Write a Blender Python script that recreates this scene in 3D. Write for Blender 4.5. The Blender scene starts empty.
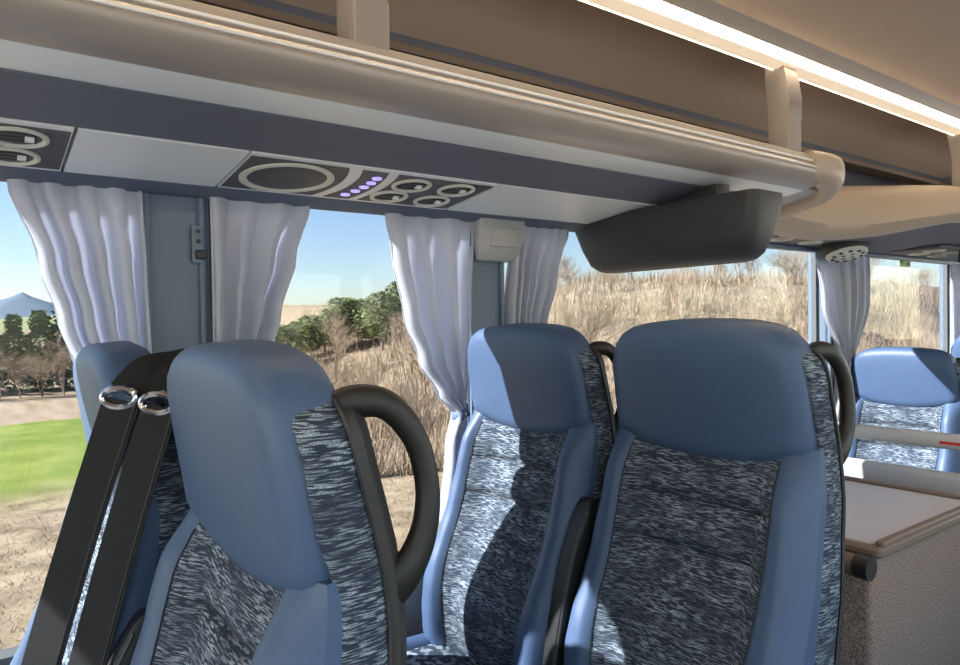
import bpy, math, random
from mathutils import Vector, Matrix
from math import sin, cos, pi, radians

# ------------------------------------------------------------------ camera, sky, sun, exposure
S = bpy.context.scene
C = bpy.context.collection
EYE = Vector((0, 0, 1.2))
yaw, pitch, roll = math.atan2(950, 693), math.atan(10.5 / 693), radians(.84)
vd = Vector((-sin(yaw) * cos(pitch), cos(yaw) * cos(pitch), -sin(pitch)))
rd = Vector((cos(yaw), sin(yaw), 0)); ud = rd.cross(vd)
rr = rd * cos(roll) - ud * sin(roll); uu = rd * sin(roll) + ud * cos(roll)
cd = bpy.data.cameras.new('camera'); cam = bpy.data.objects.new('camera', cd); C.objects.link(cam)
m4 = Matrix((rr, uu, -vd)).transposed().to_4x4(); m4.translation = EYE; cam.matrix_world = m4
cd.sensor_width = 36; cd.lens = 693 / 960 * 36; cd.clip_start = .02; cd.clip_end = 5000
S.camera = cam

SUN_EL, SUN_R = radians(34), .66
w = bpy.data.worlds.new('sky'); S.world = w; w.use_nodes = True
nt = w.node_tree; bg = nt.nodes['Background']
sky = nt.nodes.new('ShaderNodeTexSky'); sky.sky_type = 'NISHITA'; sky.sun_disc = False
sky.sun_elevation = SUN_EL; sky.sun_rotation = math.atan2(-SUN_R, -1); sky.air_density = 1.0; sky.dust_density = .6; sky.altitude = 300
nt.links.new(sky.outputs[0], bg.inputs[0]); bg.inputs[1].default_value = .25
sl = bpy.data.lights.new('sun', 'SUN'); sl.energy = 24; sl.angle = radians(.55); sl.color = (1, .94, .84)
so = bpy.data.objects.new('sun', sl); C.objects.link(so)
hd = Vector((SUN_R, 1, 0)).normalized() * cos(SUN_EL); sdir = Vector((hd.x, hd.y, -sin(SUN_EL)))
so.rotation_euler = sdir.to_track_quat('-Z', 'Y').to_euler(); so.location = (-6, -8, 8)
vs = S.view_settings; vs.view_transform = 'Standard'; vs.look = 'None'; vs.exposure = 1.9; vs.gamma = 1; vs.use_curve_mapping = False

# ------------------------------------------------------------------ materials
def mat(name, col, rough=.5, metal=0, bump=0, bscale=200, spec=.5, var=0, vscale=8, emit=None, es=0, coat=0):
    m = bpy.data.materials.new(name); m.use_nodes = True
    n = m.node_tree.nodes; l = m.node_tree.links; b = n['Principled BSDF']
    b.inputs['Base Color'].default_value = (*col, 1); b.inputs['Roughness'].default_value = rough
    b.inputs['Metallic'].default_value = metal; b.inputs['Specular IOR Level'].default_value = spec
    b.inputs['Coat Weight'].default_value = coat
    tc = n.new('ShaderNodeTexCoord')
    if var:
        t = n.new('ShaderNodeTexNoise'); t.inputs['Scale'].default_value = vscale; t.inputs['Detail'].default_value = 4
        l.new(tc.outputs['Object'], t.inputs['Vector'])
        mx = n.new('ShaderNodeMix'); mx.data_type = 'RGBA'
        mx.inputs[6].default_value = (*[c * (1 - var) for c in col], 1); mx.inputs[7].default_value = (*[min(1, c * (1 + var)) for c in col], 1)
        l.new(t.outputs[0], mx.inputs[0]); l.new(mx.outputs[2], b.inputs['Base Color'])
    if bump:
        t = n.new('ShaderNodeTexNoise'); t.inputs['Scale'].default_value = bscale; t.inputs['Detail'].default_value = 3
        l.new(tc.outputs['Object'], t.inputs['Vector'])
        bp = n.new('ShaderNodeBump'); bp.inputs['Strength'].default_value = bump; bp.inputs['Distance'].default_value = .002
        l.new(t.outputs[0], bp.inputs['Height']); l.new(bp.outputs[0], b.inputs['Normal'])
    if emit:
        b.inputs['Emission Color'].default_value = (*emit, 1); b.inputs['Emission Strength'].default_value = es
    return m

def weave_material():
    m = bpy.data.materials.new('streaked_fabric'); m.use_nodes = True
    n = m.node_tree.nodes; l = m.node_tree.links; b = n['Principled BSDF']
    b.inputs['Roughness'].default_value = .92; b.inputs['Specular IOR Level'].default_value = .15
    tc = n.new('ShaderNodeTexCoord')
    def noise(scale, sc, det=2):
        mp = n.new('ShaderNodeMapping'); mp.inputs['Scale'].default_value = scale
        l.new(tc.outputs['Object'], mp.inputs['Vector'])
        t = n.new('ShaderNodeTexNoise'); t.inputs['Scale'].default_value = sc; t.inputs['Detail'].default_value = det
        l.new(mp.outputs[0], t.inputs['Vector']); return t.outputs[0]
    def ramp(src, a, b_, va=0, vb=1):
        r = n.new('ShaderNodeMapRange'); r.inputs[1].default_value = a; r.inputs[2].default_value = b_
        r.inputs[3].default_value = va; r.inputs[4].default_value = vb
        l.new(src, r.inputs[0]); return r.outputs[0]
    def mul(a, b_):
        r = n.new('ShaderNodeMath'); r.operation = 'MULTIPLY'; l.new(a, r.inputs[0]); l.new(b_, r.inputs[1]); return r.outputs[0]
    streak = ramp(noise((58, 58, 680), 1, 1), .48, .60)
    patch = ramp(noise((14, 14, 60), 1, 2), .36, .64, .25, 1)
    fine = ramp(noise((700, 700, 700), 1, 0), .25, .7, .35, 1)
    f = mul(mul(streak, patch), fine)
    mx = n.new('ShaderNodeMix'); mx.data_type = 'RGBA'
    mx.inputs[6].default_value = (.036, .047, .072, 1); mx.inputs[7].default_value = (.43, .52, .60, 1)
    l.new(f, mx.inputs[0]); l.new(mx.outputs[2], b.inputs['Base Color'])
    bp = n.new('ShaderNodeBump'); bp.inputs['Strength'].default_value = .5; bp.inputs['Distance'].default_value = .002
    l.new(noise((90, 90, 500), 1, 1), bp.inputs['Height']); l.new(bp.outputs[0], b.inputs['Normal'])
    return m

def glass_material(name='tinted_glass', tint=(.39, .408, .433, 1)):
    m = bpy.data.materials.new(name); m.use_nodes = True
    n = m.node_tree.nodes; l = m.node_tree.links; n.remove(n['Principled BSDF'])
    tr = n.new('ShaderNodeBsdfTransparent'); tr.inputs[0].default_value = tint
    gl = n.new('ShaderNodeBsdfGlossy'); gl.inputs['Roughness'].default_value = .02
    lw = n.new('ShaderNodeLayerWeight'); lw.inputs[0].default_value = .5
    pw = n.new('ShaderNodeMath'); pw.operation = 'POWER'; pw.inputs[1].default_value = 5; l.new(lw.outputs['Facing'], pw.inputs[0])
    fr = n.new('ShaderNodeMath'); fr.operation = 'MULTIPLY_ADD'; fr.inputs[1].default_value = .38; fr.inputs[2].default_value = .02; l.new(pw.outputs[0], fr.inputs[0])
    ms = n.new('ShaderNodeMixShader')
    l.new(fr.outputs[0], ms.inputs[0]); l.new(tr.outputs[0], ms.inputs[1]); l.new(gl.outputs[0], ms.inputs[2])
    l.new(ms.outputs[0], n['Material Output'].inputs[0]); return m

def curtain_material():
    m = mat('curtain_cloth', (.68, .70, .77), .9, bump=.25, bscale=700, spec=.1)
    n = m.node_tree.nodes; l = m.node_tree.links; b = n['Principled BSDF']
    t = n.new('ShaderNodeBsdfTranslucent'); t.inputs[0].default_value = (.64, .66, .74, 1)
    ms = n.new('ShaderNodeMixShader'); ms.inputs[0].default_value = .45
    l.new(b.outputs[0], ms.inputs[1]); l.new(t.outputs[0], ms.inputs[2]); l.new(ms.outputs[0], n['Material Output'].inputs[0])
    return m

def carpet_material(name, a, b_, sc):
    m = mat(name, a, 1, bump=1, bscale=900, spec=.05)
    n = m.node_tree.nodes; l = m.node_tree.links; b = n['Principled BSDF']
    tc = n.new('ShaderNodeTexCoord'); t = n.new('ShaderNodeTexNoise'); t.inputs['Scale'].default_value = sc; t.inputs['Detail'].default_value = 8
    l.new(tc.outputs['Object'], t.inputs['Vector'])
    r = n.new('ShaderNodeMapRange'); r.inputs[1].default_value = .35; r.inputs[2].default_value = .65; l.new(t.outputs[0], r.inputs[0])
    mx = n.new('ShaderNodeMix'); mx.data_type = 'RGBA'; mx.inputs[6].default_value = (*a, 1); mx.inputs[7].default_value = (*b_, 1)
    l.new(r.outputs[0], mx.inputs[0]); l.new(mx.outputs[2], b.inputs['Base Color']); return m

M = dict(
    leather=mat('blue_leather', (.064, .108, .205), .46, bump=.2, bscale=420, spec=.4, var=.06, vscale=30),
    fabric=weave_material(), glass=glass_material(), clear=glass_material('clear_glass', (.76, .77, .78, 1)), curtain=curtain_material(),
    black=mat('black_plastic', (.018, .018, .02), .45, bump=.2, bscale=900),
    handle=mat('black_handle_plastic', (.013, .0115, .011), .48, bump=.15, bscale=900),
    shell=mat('dark_shell_plastic', (.035, .033, .034), .5, bump=.15, bscale=700),
    webbing=mat('black_webbing', (.012, .0125, .014), .85, bump=.5, bscale=1400),
    chrome=mat('chrome', (.75, .75, .76), .12, 1),
    silver=mat('silver_panel', (.88, .89, .87), .34, .0, bump=.05, bscale=300),
    lip=mat('warm_grey_lip', (.40, .35, .30), .34, .25, bump=.06, bscale=300),
    beige=mat('beige_plastic', (.46, .375, .29), .45, bump=.1, bscale=500),
    band=mat('dark_grey_band', (.135, .145, .18), .7, bump=.25, bscale=900),
    inlay=mat('charcoal_inlay', (.075, .072, .08), .55, bump=.2, bscale=900),
    blueband=mat('blue_grey_band', (.10, .125, .17), .7, bump=.25, bscale=900),
    cream=mat('cream_ring', (.66, .64, .56), .35),
    led=mat('led_diffuser', (.9, .85, .75), .4, emit=(1, .80, .56), es=6.5),
    lens=mat('led_lens', (.85, .75, .6), .5, emit=(1, .76, .52), es=.15),
    addedglow=mat('added_glow_strip', (.9, .85, .75), .4, emit=(1, .78, .55), es=1.3),  # emission for the strip added to brighten the rack ceiling
    coverail=mat('cove_rail_brown', (.17, .135, .105), .7, bump=.2, bscale=500),
    button=mat('violet_button', (.3, .25, .6), .3, emit=(.45, .36, 1), es=.25),
    ceil=mat('ceiling_felt', (.36, .275, .21), .9, bump=.35, bscale=600, var=.06, vscale=5),
    ceil2=mat('ceiling_panel', (.42, .33, .26), .75, bump=.2, bscale=500, var=.05, vscale=4),
    bracket=mat('bracket_plastic', (.36, .31, .265), .4, bump=.05, bscale=400),
    wallgrey=mat('wall_grey', (.30, .33, .37), .6, bump=.1, bscale=400),
    trimgrey=mat('pillar_trim', (.125, .17, .235), .5, bump=.1, bscale=400),
    housing=mat('housing_plastic', (.36, .36, .35), .5, bump=.1, bscale=400),
    rubber=mat('grey_rubber', (.10, .11, .11), .7, bump=.1, bscale=400),
    floor=mat('vinyl_floor', (.07, .07, .075), .6, var=.3, vscale=60, bump=.1, bscale=300),
    carpet=carpet_material('grey_carpet', (.16, .125, .105), (.50, .39, .33), 280),
    tabletop=mat('table_top', (.60, .60, .64), .38, var=.03, vscale=40),
    tableedge=mat('table_edge', (.20, .145, .105), .45, bump=.1, bscale=300, var=.08, vscale=50),
    railgrey=mat('rail_grey', (.52, .52, .52), .45, bump=.08, bscale=400),
    red=mat('red_mark', (.65, .04, .03), .5, var=.1, vscale=50), tieblue=mat('blue_tieback', (.10, .15, .28), .7, bump=.3, bscale=600),
    monitor=mat('monitor_shell', (.028, .030, .038), .5, bump=.3, bscale=800),
    green=mat('green_sticker', (.12, .42, .14), .5, var=.1, vscale=60), yellow=mat('yellow_sticker', (.72, .68, .22), .5, var=.1, vscale=60),
    bark=mat('bark', (.25, .18, .12), .95, var=.35, vscale=3), twig=mat('dry_twigs', (.36, .27, .18), .95, var=.3, vscale=2),
    needle=mat('pine_needles', (.075, .13, .045), .9, var=.5, vscale=1.5), leaf=mat('green_leaves', (.17, .20, .07), .9, var=.4, vscale=1.5),
    dry=mat('dry_grass', (.38, .30, .19), .95, var=.3, vscale=2), mountain=mat('hazed_forest_mountain', (.13, .17, .215), 1, var=.2, vscale=.02, spec=0),  # mountain: forest green shifted to blue, distance haze put into the base colour
    asphalt=mat('asphalt', (.16, .16, .16), .9, var=.2, vscale=4, bump=.3, bscale=80),
)

# ------------------------------------------------------------------ mesh helpers
class MB:
    def __init__(s): s.v = []; s.f = []
    def add(s, vs, fs):
        o = len(s.v); s.v += [tuple(p) for p in vs]; s.f += [tuple(i + o for i in f) for f in fs]; return s
    def box(s, a, b, bev=0):
        (x0, y0, z0), (x1, y1, z1) = a, b
        if not bev:
            return s.add([(x, y, z) for z in (z0, z1) for y in (y0, y1) for x in (x0, x1)],
                         [(0, 2, 3, 1), (4, 5, 7, 6), (0, 1, 5, 4), (2, 6, 7, 3), (0, 4, 6, 2), (1, 3, 7, 5)])
        o = rrect(x0, x1, y0, y1, bev, 3)
        rings = [[(x, y, z0) for x, y in inset(o, bev * .5)], [(x, y, z0 + bev * .5) for x, y in o],
                 [(x, y, z1 - bev * .5) for x, y in o], [(x, y, z1) for x, y in inset(o, bev * .5)]]
        return s.loft(rings)
    def loft(s, rings, closed=True, cap=True):
        n = len(rings[0]); o = len(s.v); s.v += [tuple(p) for r in rings for p in r]
        for k in range(len(rings) - 1):
            for i in range(n if closed else n - 1):
                j = (i + 1) % n; s.f.append((o + k * n + i, o + k * n + j, o + (k + 1) * n + j, o + (k + 1) * n + i))
        if cap and closed:
            s.f.append(tuple(o + i for i in range(n))[::-1]); e = o + (len(rings) - 1) * n; s.f.append(tuple(e + i for i in range(n)))
        return s
    def tube(s, path, r, n=10, cap=True, closed_path=False):
        P = [Vector(p) for p in path]; rings = []; up = None
        for i, p in enumerate(P):
            if closed_path: t = P[(i + 1) % len(P)] - P[i - 1]
            else: t = P[min(i + 1, len(P) - 1)] - P[max(i - 1, 0)]
            t.normalize()
            if up is None: up = t.orthogonal().normalized()
            a = (up - t * up.dot(t)).normalized(); up = a; b = t.cross(a)
            ri = r[i] if isinstance(r, (list, tuple)) else r
            rings.append([p + (a * cos(q) + b * sin(q)) * ri for q in [2 * pi * k / n for k in range(n)]])
        if closed_path: rings.append(rings[0])
        return s.loft(rings, True, cap and not closed_path)
    def obj(s, name, m, parent=None, smooth=True, loc=None, auto=40):
        me = bpy.data.meshes.new(name); me.from_pydata(s.v, [], s.f); me.update()
        if smooth:
            me.polygons.foreach_set('use_smooth', [True] * len(me.polygons))
            import bmesh
            bm = bmesh.new(); bm.from_mesh(me)
            bmesh.ops.recalc_face_normals(bm, faces=bm.faces)
            lim = radians(auto)
            for e in bm.edges:
                if len(e.link_faces) == 2 and e.calc_face_angle(0) > lim: e.smooth = False
            bm.to_mesh(me); bm.free()
        me.materials.append(m)
        o = bpy.data.objects.new(name, me); C.objects.link(o)
        if parent: o.parent = parent
        if loc: o.location = loc
        return o

def rrect(x0, x1, y0, y1, r, n=4):
    pts = []
    for cx, cy, a0 in ((x1 - r, y0 + r, -pi / 2), (x1 - r, y1 - r, 0), (x0 + r, y1 - r, pi / 2), (x0 + r, y0 + r, pi)):
        pts += [(cx + r * cos(a0 + pi / 2 * k / n), cy + r * sin(a0 + pi / 2 * k / n)) for k in range(n + 1)]
    return pts
def inset(pts, d):
    n = len(pts); out = []
    for i in range(n):
        p0, p, p1 = Vector(pts[i - 1]), Vector(pts[i]), Vector(pts[(i + 1) % n])
        t = p1 - p0
        if t.length < 1e-9: out.append(tuple(p)); continue
        t.normalize(); out.append((p.x - t.y * d, p.y + t.x * d))
    return out
def resample(pts, n):
    P = [Vector(p) for p in pts] + [Vector(pts[0])]
    L = [0]
    for a, b in zip(P, P[1:]): L.append(L[-1] + (b - a).length)
    out = []; j = 0
    for i in range(n):
        d = L[-1] * i / n
        while L[j + 1] < d: j += 1
        f = (d - L[j]) / max(1e-9, L[j + 1] - L[j]); out.append(tuple(P[j].lerp(P[j + 1], f)))
    return out
def sm(a, b, x):
    f = max(0, min(1, (x - a) / (b - a))); return f * f * (3 - 2 * f)
def interp(tab, t):
    if t <= tab[0][0]: return tab[0][1]
    for (a, va), (b, vb) in zip(tab, tab[1:]):
        if t <= b:
            f = (t - a) / (b - a); f = f * f * (3 - 2 * f) if len(tab) > 2 else f
            return va + (vb - va) * f
    return tab[-1][1]
def catmull(pts, n):
    P = [Vector(p) for p in pts]; P = [P[0] * 2 - P[1]] + P + [P[-1] * 2 - P[-2]]; out = []
    for i in range(1, len(P) - 2):
        for k in range(n):
            t = k / n; a, b, c, d = P[i - 1], P[i], P[i + 1], P[i + 2]
            out.append(.5 * ((2 * b) + (c - a) * t + (2 * a - 5 * b + 4 * c - d) * t * t + (3 * b - a - 3 * c + d) * t ** 3))
    out.append(P[-2]); return out
def tag(o, label, cat, group=None, kind=None):
    o['label'] = label; o['category'] = cat
    if group: o['group'] = group
    if kind: o['kind'] = kind
    return o
def struct(o, label=None, cat=None):
    o['kind'] = 'structure'
    if label: o['label'] = label
    if cat: o['category'] = cat
    return o
def thing(name, label, cat, loc=(0, 0, 0), group=None):
    o = bpy.data.objects.new(name, None); C.objects.link(o); o.location = loc; o.empty_display_size = .05
    return tag(o, label, cat, group)
def copy_tree(o, parent=None):
    c = o.copy(); C.objects.link(c); c.parent = parent
    for ch in list(o.children): copy_tree(ch, c)
    return c
def prism_y(profile, y0, y1):
    return MB().loft([[(x, y0, z) for x, z in profile], [(x, y1, z) for x, z in profile]])

# ------------------------------------------------------------------ bus shell
WX, RX, Y0, Y1 = -1.50, 1.02, -5.6, 6.4
Z = 1.2
struct(MB().box((WX - .04, Y0, -.06), (RX + .04, Y1, 0)).obj('floor', M['floor'], smooth=False), 'dark vinyl floor of the coach', 'floor')
SILL, WTOP = .60, 1.52
wl = struct(MB().box((WX - .06, Y0, 0), (WX, Y1, SILL)).obj('wall_left', M['wallgrey'], smooth=False), 'grey side wall below the curtained windows', 'wall')
MB().box((WX - .06, Y0, WTOP), (WX, Y1, 1.95)).obj('header_panel', M['wallgrey'], wl, False)
def pillar(n, y0, y1, m='trimgrey'):
    o = MB().box((WX - .06, y0, SILL), (WX + .025, y1, WTOP), .012).obj('trim_%d' % n, M[m])
    f = MB()
    for yy in (y0 + .012, y1 - .018): f.box((WX + .02, yy - .006, SILL), (WX + .036, yy + .006, WTOP - .06), .004)
    f.obj('pillar_edge', M['trimgrey'], o)
    return struct(o, None, None)
PIL = [(-1.35, -1.22), (.262, .395), (1.035, 1.165), (2.86, 3.06), (4.20, 4.36)]
PN = ['grey window pillar in the unseen front part', 'grey window pillar behind the hanging seat belts', 'grey window pillar carrying the curtain housing', 'grey window pillar behind the tied curtain', 'grey window pillar at the rear']
for i, (a, b) in enumerate(PIL):
    p = pillar(i + 1, a, b); p['label'] = PN[i]; p['category'] = 'pillar'
GAPS = [(Y0, -1.35), (-1.22, .262), (.395, 1.035), (1.165, 2.86), (3.06, 4.20), (4.36, Y1)]
WL = ['side window far forward of the seats', 'side window beside the seat with hanging belts', 'narrow side window between two curtains', 'wide side window behind the folded monitor', 'side window behind the rear seats', 'rearmost side window']
for i, (a, b) in enumerate(GAPS):
    win = MB().box((WX - .030, a, SILL), (WX - .024, b, WTOP)).obj('window_%d' % (i + 1), M['glass'], smooth=False)
    struct(win, WL[i], 'window')
    fr = MB()
    for yy in (a, b): fr.box((WX - .035, yy - .012, SILL), (WX - .015, yy + .012, WTOP))
    fr.box((WX - .035, a, SILL - .005), (WX + .01, b, SILL + .015))
    fr.obj('window_seal', M['rubber'], win, False)
# opposite side wall, behind the camera's shoulder
wr = struct(MB().box((RX, Y0, 0), (RX + .06, Y1, SILL)).obj('wall_right', M['wallgrey'], smooth=False), 'opposite side wall of the coach', 'wall')
MB().box((RX, Y0, WTOP), (RX + .06, Y1, 1.95)).obj('header_panel', M['wallgrey'], wr, False)
for k, y in enumerate((-4.5, -2.9, -1.3, .3, 1.9, 3.5, 5.1)):
    struct(MB().box((RX - .02, y, SILL), (RX + .06, y + .12, WTOP), .01).obj('trim_%d' % (10 + k), M['trimgrey']), 'window pillar on the opposite wall', 'pillar')
for k, (a, b) in enumerate(((-5.6, -4.5), (-4.38, -2.9), (-2.78, -1.3), (-1.18, .3), (.42, 1.9), (2.02, 3.5), (3.62, 5.1), (5.22, 6.4))):
    struct(MB().box((RX + .024, a, SILL), (RX + .030, b, WTOP)).obj('window_%d' % (7 + k), M['clear'], smooth=False), 'clear side window in the opposite wall', 'window')
wb = struct(MB().box((WX - .06, Y1, 0), (RX + .06, Y1 + .06, 1.0)).obj('wall_back', M['wallgrey'], smooth=False), 'rear wall of the coach', 'wall')

# ceiling: aisle centre, panels above the racks, rear coves
AX = -.24
cz = [( -.905, .675), (-.86, .69), (-.78, .715), (-.6, .735), (AX, .742)]
prof = [(x, z + Z) for x, z in cz]; prof += [(2 * AX - x, z) for x, z in prof[::-1][1:]]
prof += [(x, z + .03) for x, z in prof[::-1]]
ce = struct(prism_y(prof, Y0, Y1).obj('ceiling', M['ceil']), 'brown felt aisle ceiling beyond the light strip', 'ceiling')
def mir(pr): return [(2 * AX - x, z) for x, z in pr]
over = [(-.975, .640), (-1.0, .662), (-1.06, .685), (-1.14, .688), (-1.22, .668), (-1.30, .618), (-1.32, .66), (-1.14, .71), (-1.0, .70), (-.965, .67)]
over = [(x, z + Z) for x, z in over]
prism_y(over, Y0, Y1).obj('rack_ceiling_panel', M['ceil2'], ce); prism_y(mir(over), Y0, Y1).obj('rack_ceiling_panel', M['ceil2'], ce)
cove = [(-1.30, .622), (-1.36, .56), (-1.42, .46), (-1.45, .34), (-1.50, .34), (-1.50, .70), (-1.30, .66)]
cove = [(x, z + Z) for x, z in cove]
prism_y(cove, Y0, Y1).obj('cove_panel', M['band'], ce); prism_y(mir(cove), Y0, Y1).obj('cove_panel', M['band'], ce)
ledge = [(-1.285, .585), (-1.262, .583), (-1.258, .565), (-1.30, .56)]
prism_y([(x, z + Z) for x, z in ledge], Y0, Y1).obj('cove_rail', M['coverail'], ce)
# LED strips, one above each rack
def led_strip(mirror, label):
    f = mir if mirror else (lambda p: p)
    t = thing('led_light_strip', label, 'light', (f([(-.94, 0)])[0][0], 0, Z + .64))
    ox, oz = t.location.x, t.location.z
    def piece(nm, pr, m):
        MB().loft([[(x - ox, y, z + Z - oz) for x, z in f(pr)] for y in (Y0, Y1)]).obj(nm, m, t, True, None, 30)
    piece('lower_trim', [(-.978, .626), (-.966, .6235), (-.941, .6325), (-.95, .655), (-.975, .655)], M['lens'])
    piece('added_rack_glow', [(-.9805, .624), (-.978, .624), (-.978, .640), (-.9805, .640)], M['addedglow'])  # added emitter, hidden from the camera, brightens the rack ceiling
    piece('diffuser', [(-.9405, .6325), (-.933, .638), (-.927, .6495), (-.931, .655), (-.945, .650)], M['led'])
    piece('housing', [(-.929, .648), (-.918, .662), (-.902, .676), (-.902, .70), (-.95, .70), (-.95, .655)], M['lip'])
    return t
led_strip(False, 'glowing warm light strip along the ceiling above the luggage rack')
led_strip(True, 'glowing warm light strip over the opposite seats')

# ------------------------------------------------------------------ near luggage rack
RY0, RY1 = -2.5, 1.78
rack = thing('luggage_rack', 'long overhead luggage rack with rounded lip above the near seats', 'luggage rack', (-1.0, 0, Z + .3))
def rp(nm, pr, m, y0=RY0, y1=RY1, auto=35):
    return MB().loft([[(x + 1.0, y, z - .3) for x, z in pr] for y in (y0, y1)]).obj(nm, m, rack, True, None, auto)
rp('lip_rail', [(-.958, .418), (-.950, .4235), (-.941, .419), (-.934, .404), (-.931, .394), (-.929, .390), (-.924, .385), (-.9215, .378), (-.923, .371), (-.928, .362),
                (-.938, .350), (-.952, .342), (-.970, .337), (-.982, .336), (-.985, .350), (-.965, .36), (-.958, .38)], M['lip'])
rp('lip_bead', [(-.936, .4045), (-.9315, .4035), (-.930, .399), (-.935, .397)], M['silver'])
rp('lower_bead', [(-.9245, .3865), (-.921, .3845), (-.9205, .381), (-.926, .380)], M['silver'])
rp('silver_strip', [(-.978, .3365), (-.985, .334), (-1.02, .3285), (-1.062, .3285), (-1.062, .345), (-.98, .345)], M['silver'])
rp('dark_band', [(-1.060, .3265), (-1.10, .320), (-1.15, .310), (-1.198, .301), (-1.198, .32), (-1.062, .345)], M['band'])
rp('outer_band', [(-1.418, .2745), (-1.44, .262), (-1.468, .259), (-1.498, .262), (-1.498, .32), (-1.418, .30)], M['blueband'])
rp('rack_floor', [(-.965, .362), (-1.2, .35), (-1.44, .345), (-1.44, .33), (-1.2, .334), (-.985, .348)], M['band'])
rp('inner_rail', [(-1.000, .400), (-.985, .402), (-.982, .385), (-1.000, .383)], M['lip'])
SA, SB = Vector((-1.199, .2995)), Vector((-1.419, .2755))     # service plane, aisle edge to window edge
sv_n = Vector((-(SB - SA).y, (SB - SA).x)).normalized();
if sv_n.y > 0: sv_n = -sv_n
def sp(a, y, d=0):   # a 0..1 across from aisle edge, y along, d proud below the panel
    p = SA.lerp(SB, a) + sv_n * d; return (p.x, y, p.y)
def filler(y0, y1):
    mb = MB(); g = .0025
    pr = lambda y: [sp(.01, y, .001), sp(.99, y, .001), sp(.99, y, -.02), sp(.01, y, -.02)]
    mb.loft([[(x + 1, yy, z - .3) for x, yy, z in pr(y)] for y in (y0 + g, y1 - g)]); mb.obj('filler_panel', M['silver'], rack, True, None, 30)
filler(-2.5, -.41); filler(.13, .392); filler(.938, RY1)
# rounded end cap turning behind the rail
def cap_ring(cx, cy, nx, ny, wd, zb, zt, n=18):
    out = []
    for k in range(n):
        a = 2 * pi * k / n; rx = cos(a); rz = sin(a)
        rx = math.copysign(abs(rx) ** .8, rx); rz = math.copysign(abs(rz) ** .75, rz)
        out.append((cx + nx * rx * wd + 1, cy + ny * rx * wd, (zb + zt) / 2 + rz * (zt - zb) / 2 - .3))
    return out
pa = catmull([(-.950, 1.74), (-.945, 1.80), (-.953, 1.86), (-.988, 1.912), (-1.05, 1.945), (-1.15, 1.965), (-1.32, 1.975)], 5)
rings = []
for i, p in enumerate(pa):
    t = (pa[min(i + 1, len(pa) - 1)] - pa[max(i - 1, 0)]).normalized(); s = i / (len(pa) - 1)
    rings.append(cap_ring(p.x, p.y, t.y, -t.x, .030 + .012 * sin(pi * min(1, s * 2)), interp([(0, .356), (.3, .340), (.6, .316), (1, .285)], s), .430))
MB().loft(rings).obj('end_cap', M['beige'], rack)
MB().loft([[(x + 1, y, z - .3) for x, z in [(-.985, .343), (-1.06, .332), (-1.2, .306), (-1.45, .275), (-1.45, .36), (-.985, .36)]] for y in (RY1 - .002, 1.90)]).obj('end_panel', M['lip'], rack)
def bracket(y):
    mb = MB(); w_ = .034; pts = [(-.945, .412), (-.946, .47), (-.938, .495), (-.936, .55), (-.944, .60), (-.955, .645), (-1.0, .645), (-1.0, .60), (-.994, .54), (-.992, .47), (-.992, .385), (-.957, .385)]
    mb.loft([[(x + 1 + (0), y - w_ + .004, z - .3) for x, z in inset(pts, -.0)], [(x + 1, y + w_ - .004, z - .3) for x, z in pts]])
    o = mb.obj('bracket', M['bracket'], rack, True, None, 25)
    MB().box((.050, y - .026, .115), (.060, y + w_, .19), .004).obj('bracket_cover', M['bracket'], o)
for y in (-.69, .49, 1.67): bracket(y)

# ------------------------------------------------------------------ service units in the rack underside
def dome(mb, a, y, r, d, h=.004, n=28, ry=None):   # disc lying on the service plane
    ry = ry or r; W_ = (SB - SA).length
    def ring(f, dd): return [sp(a + r * f * cos(q) / W_, y + ry * f * sin(q), dd) for q in [2 * pi * k / n for k in range(n)]]
    return mb.loft([ring(1, d - .004), ring(1, d), ring(.93, d + h), ring(.5, d + h)])
def annulus(mb, a, y, r0, r1, d, h, n=32):
    W_ = (SB - SA).length; prof = [(r1, d - .004), (r1, d + h * .6), ((r0 + r1) / 2, d + h), (r0, d + h * .4), (r0 * .97, d - .006)]
    rings = [[sp(a + r * cos(q) / W_, y + r * sin(q), dd) for r, dd in prof] for q in [2 * pi * k / n for k in range(n)]]
    return mb.loft(rings + [rings[0]], True, False)
def poly_plate(mb, pts, d, h):
    o = [sp(a, y, d - .003) for a, y in pts]; p = [sp(a, y, d + h) for a, y in pts]; return mb.loft([o, p])
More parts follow.
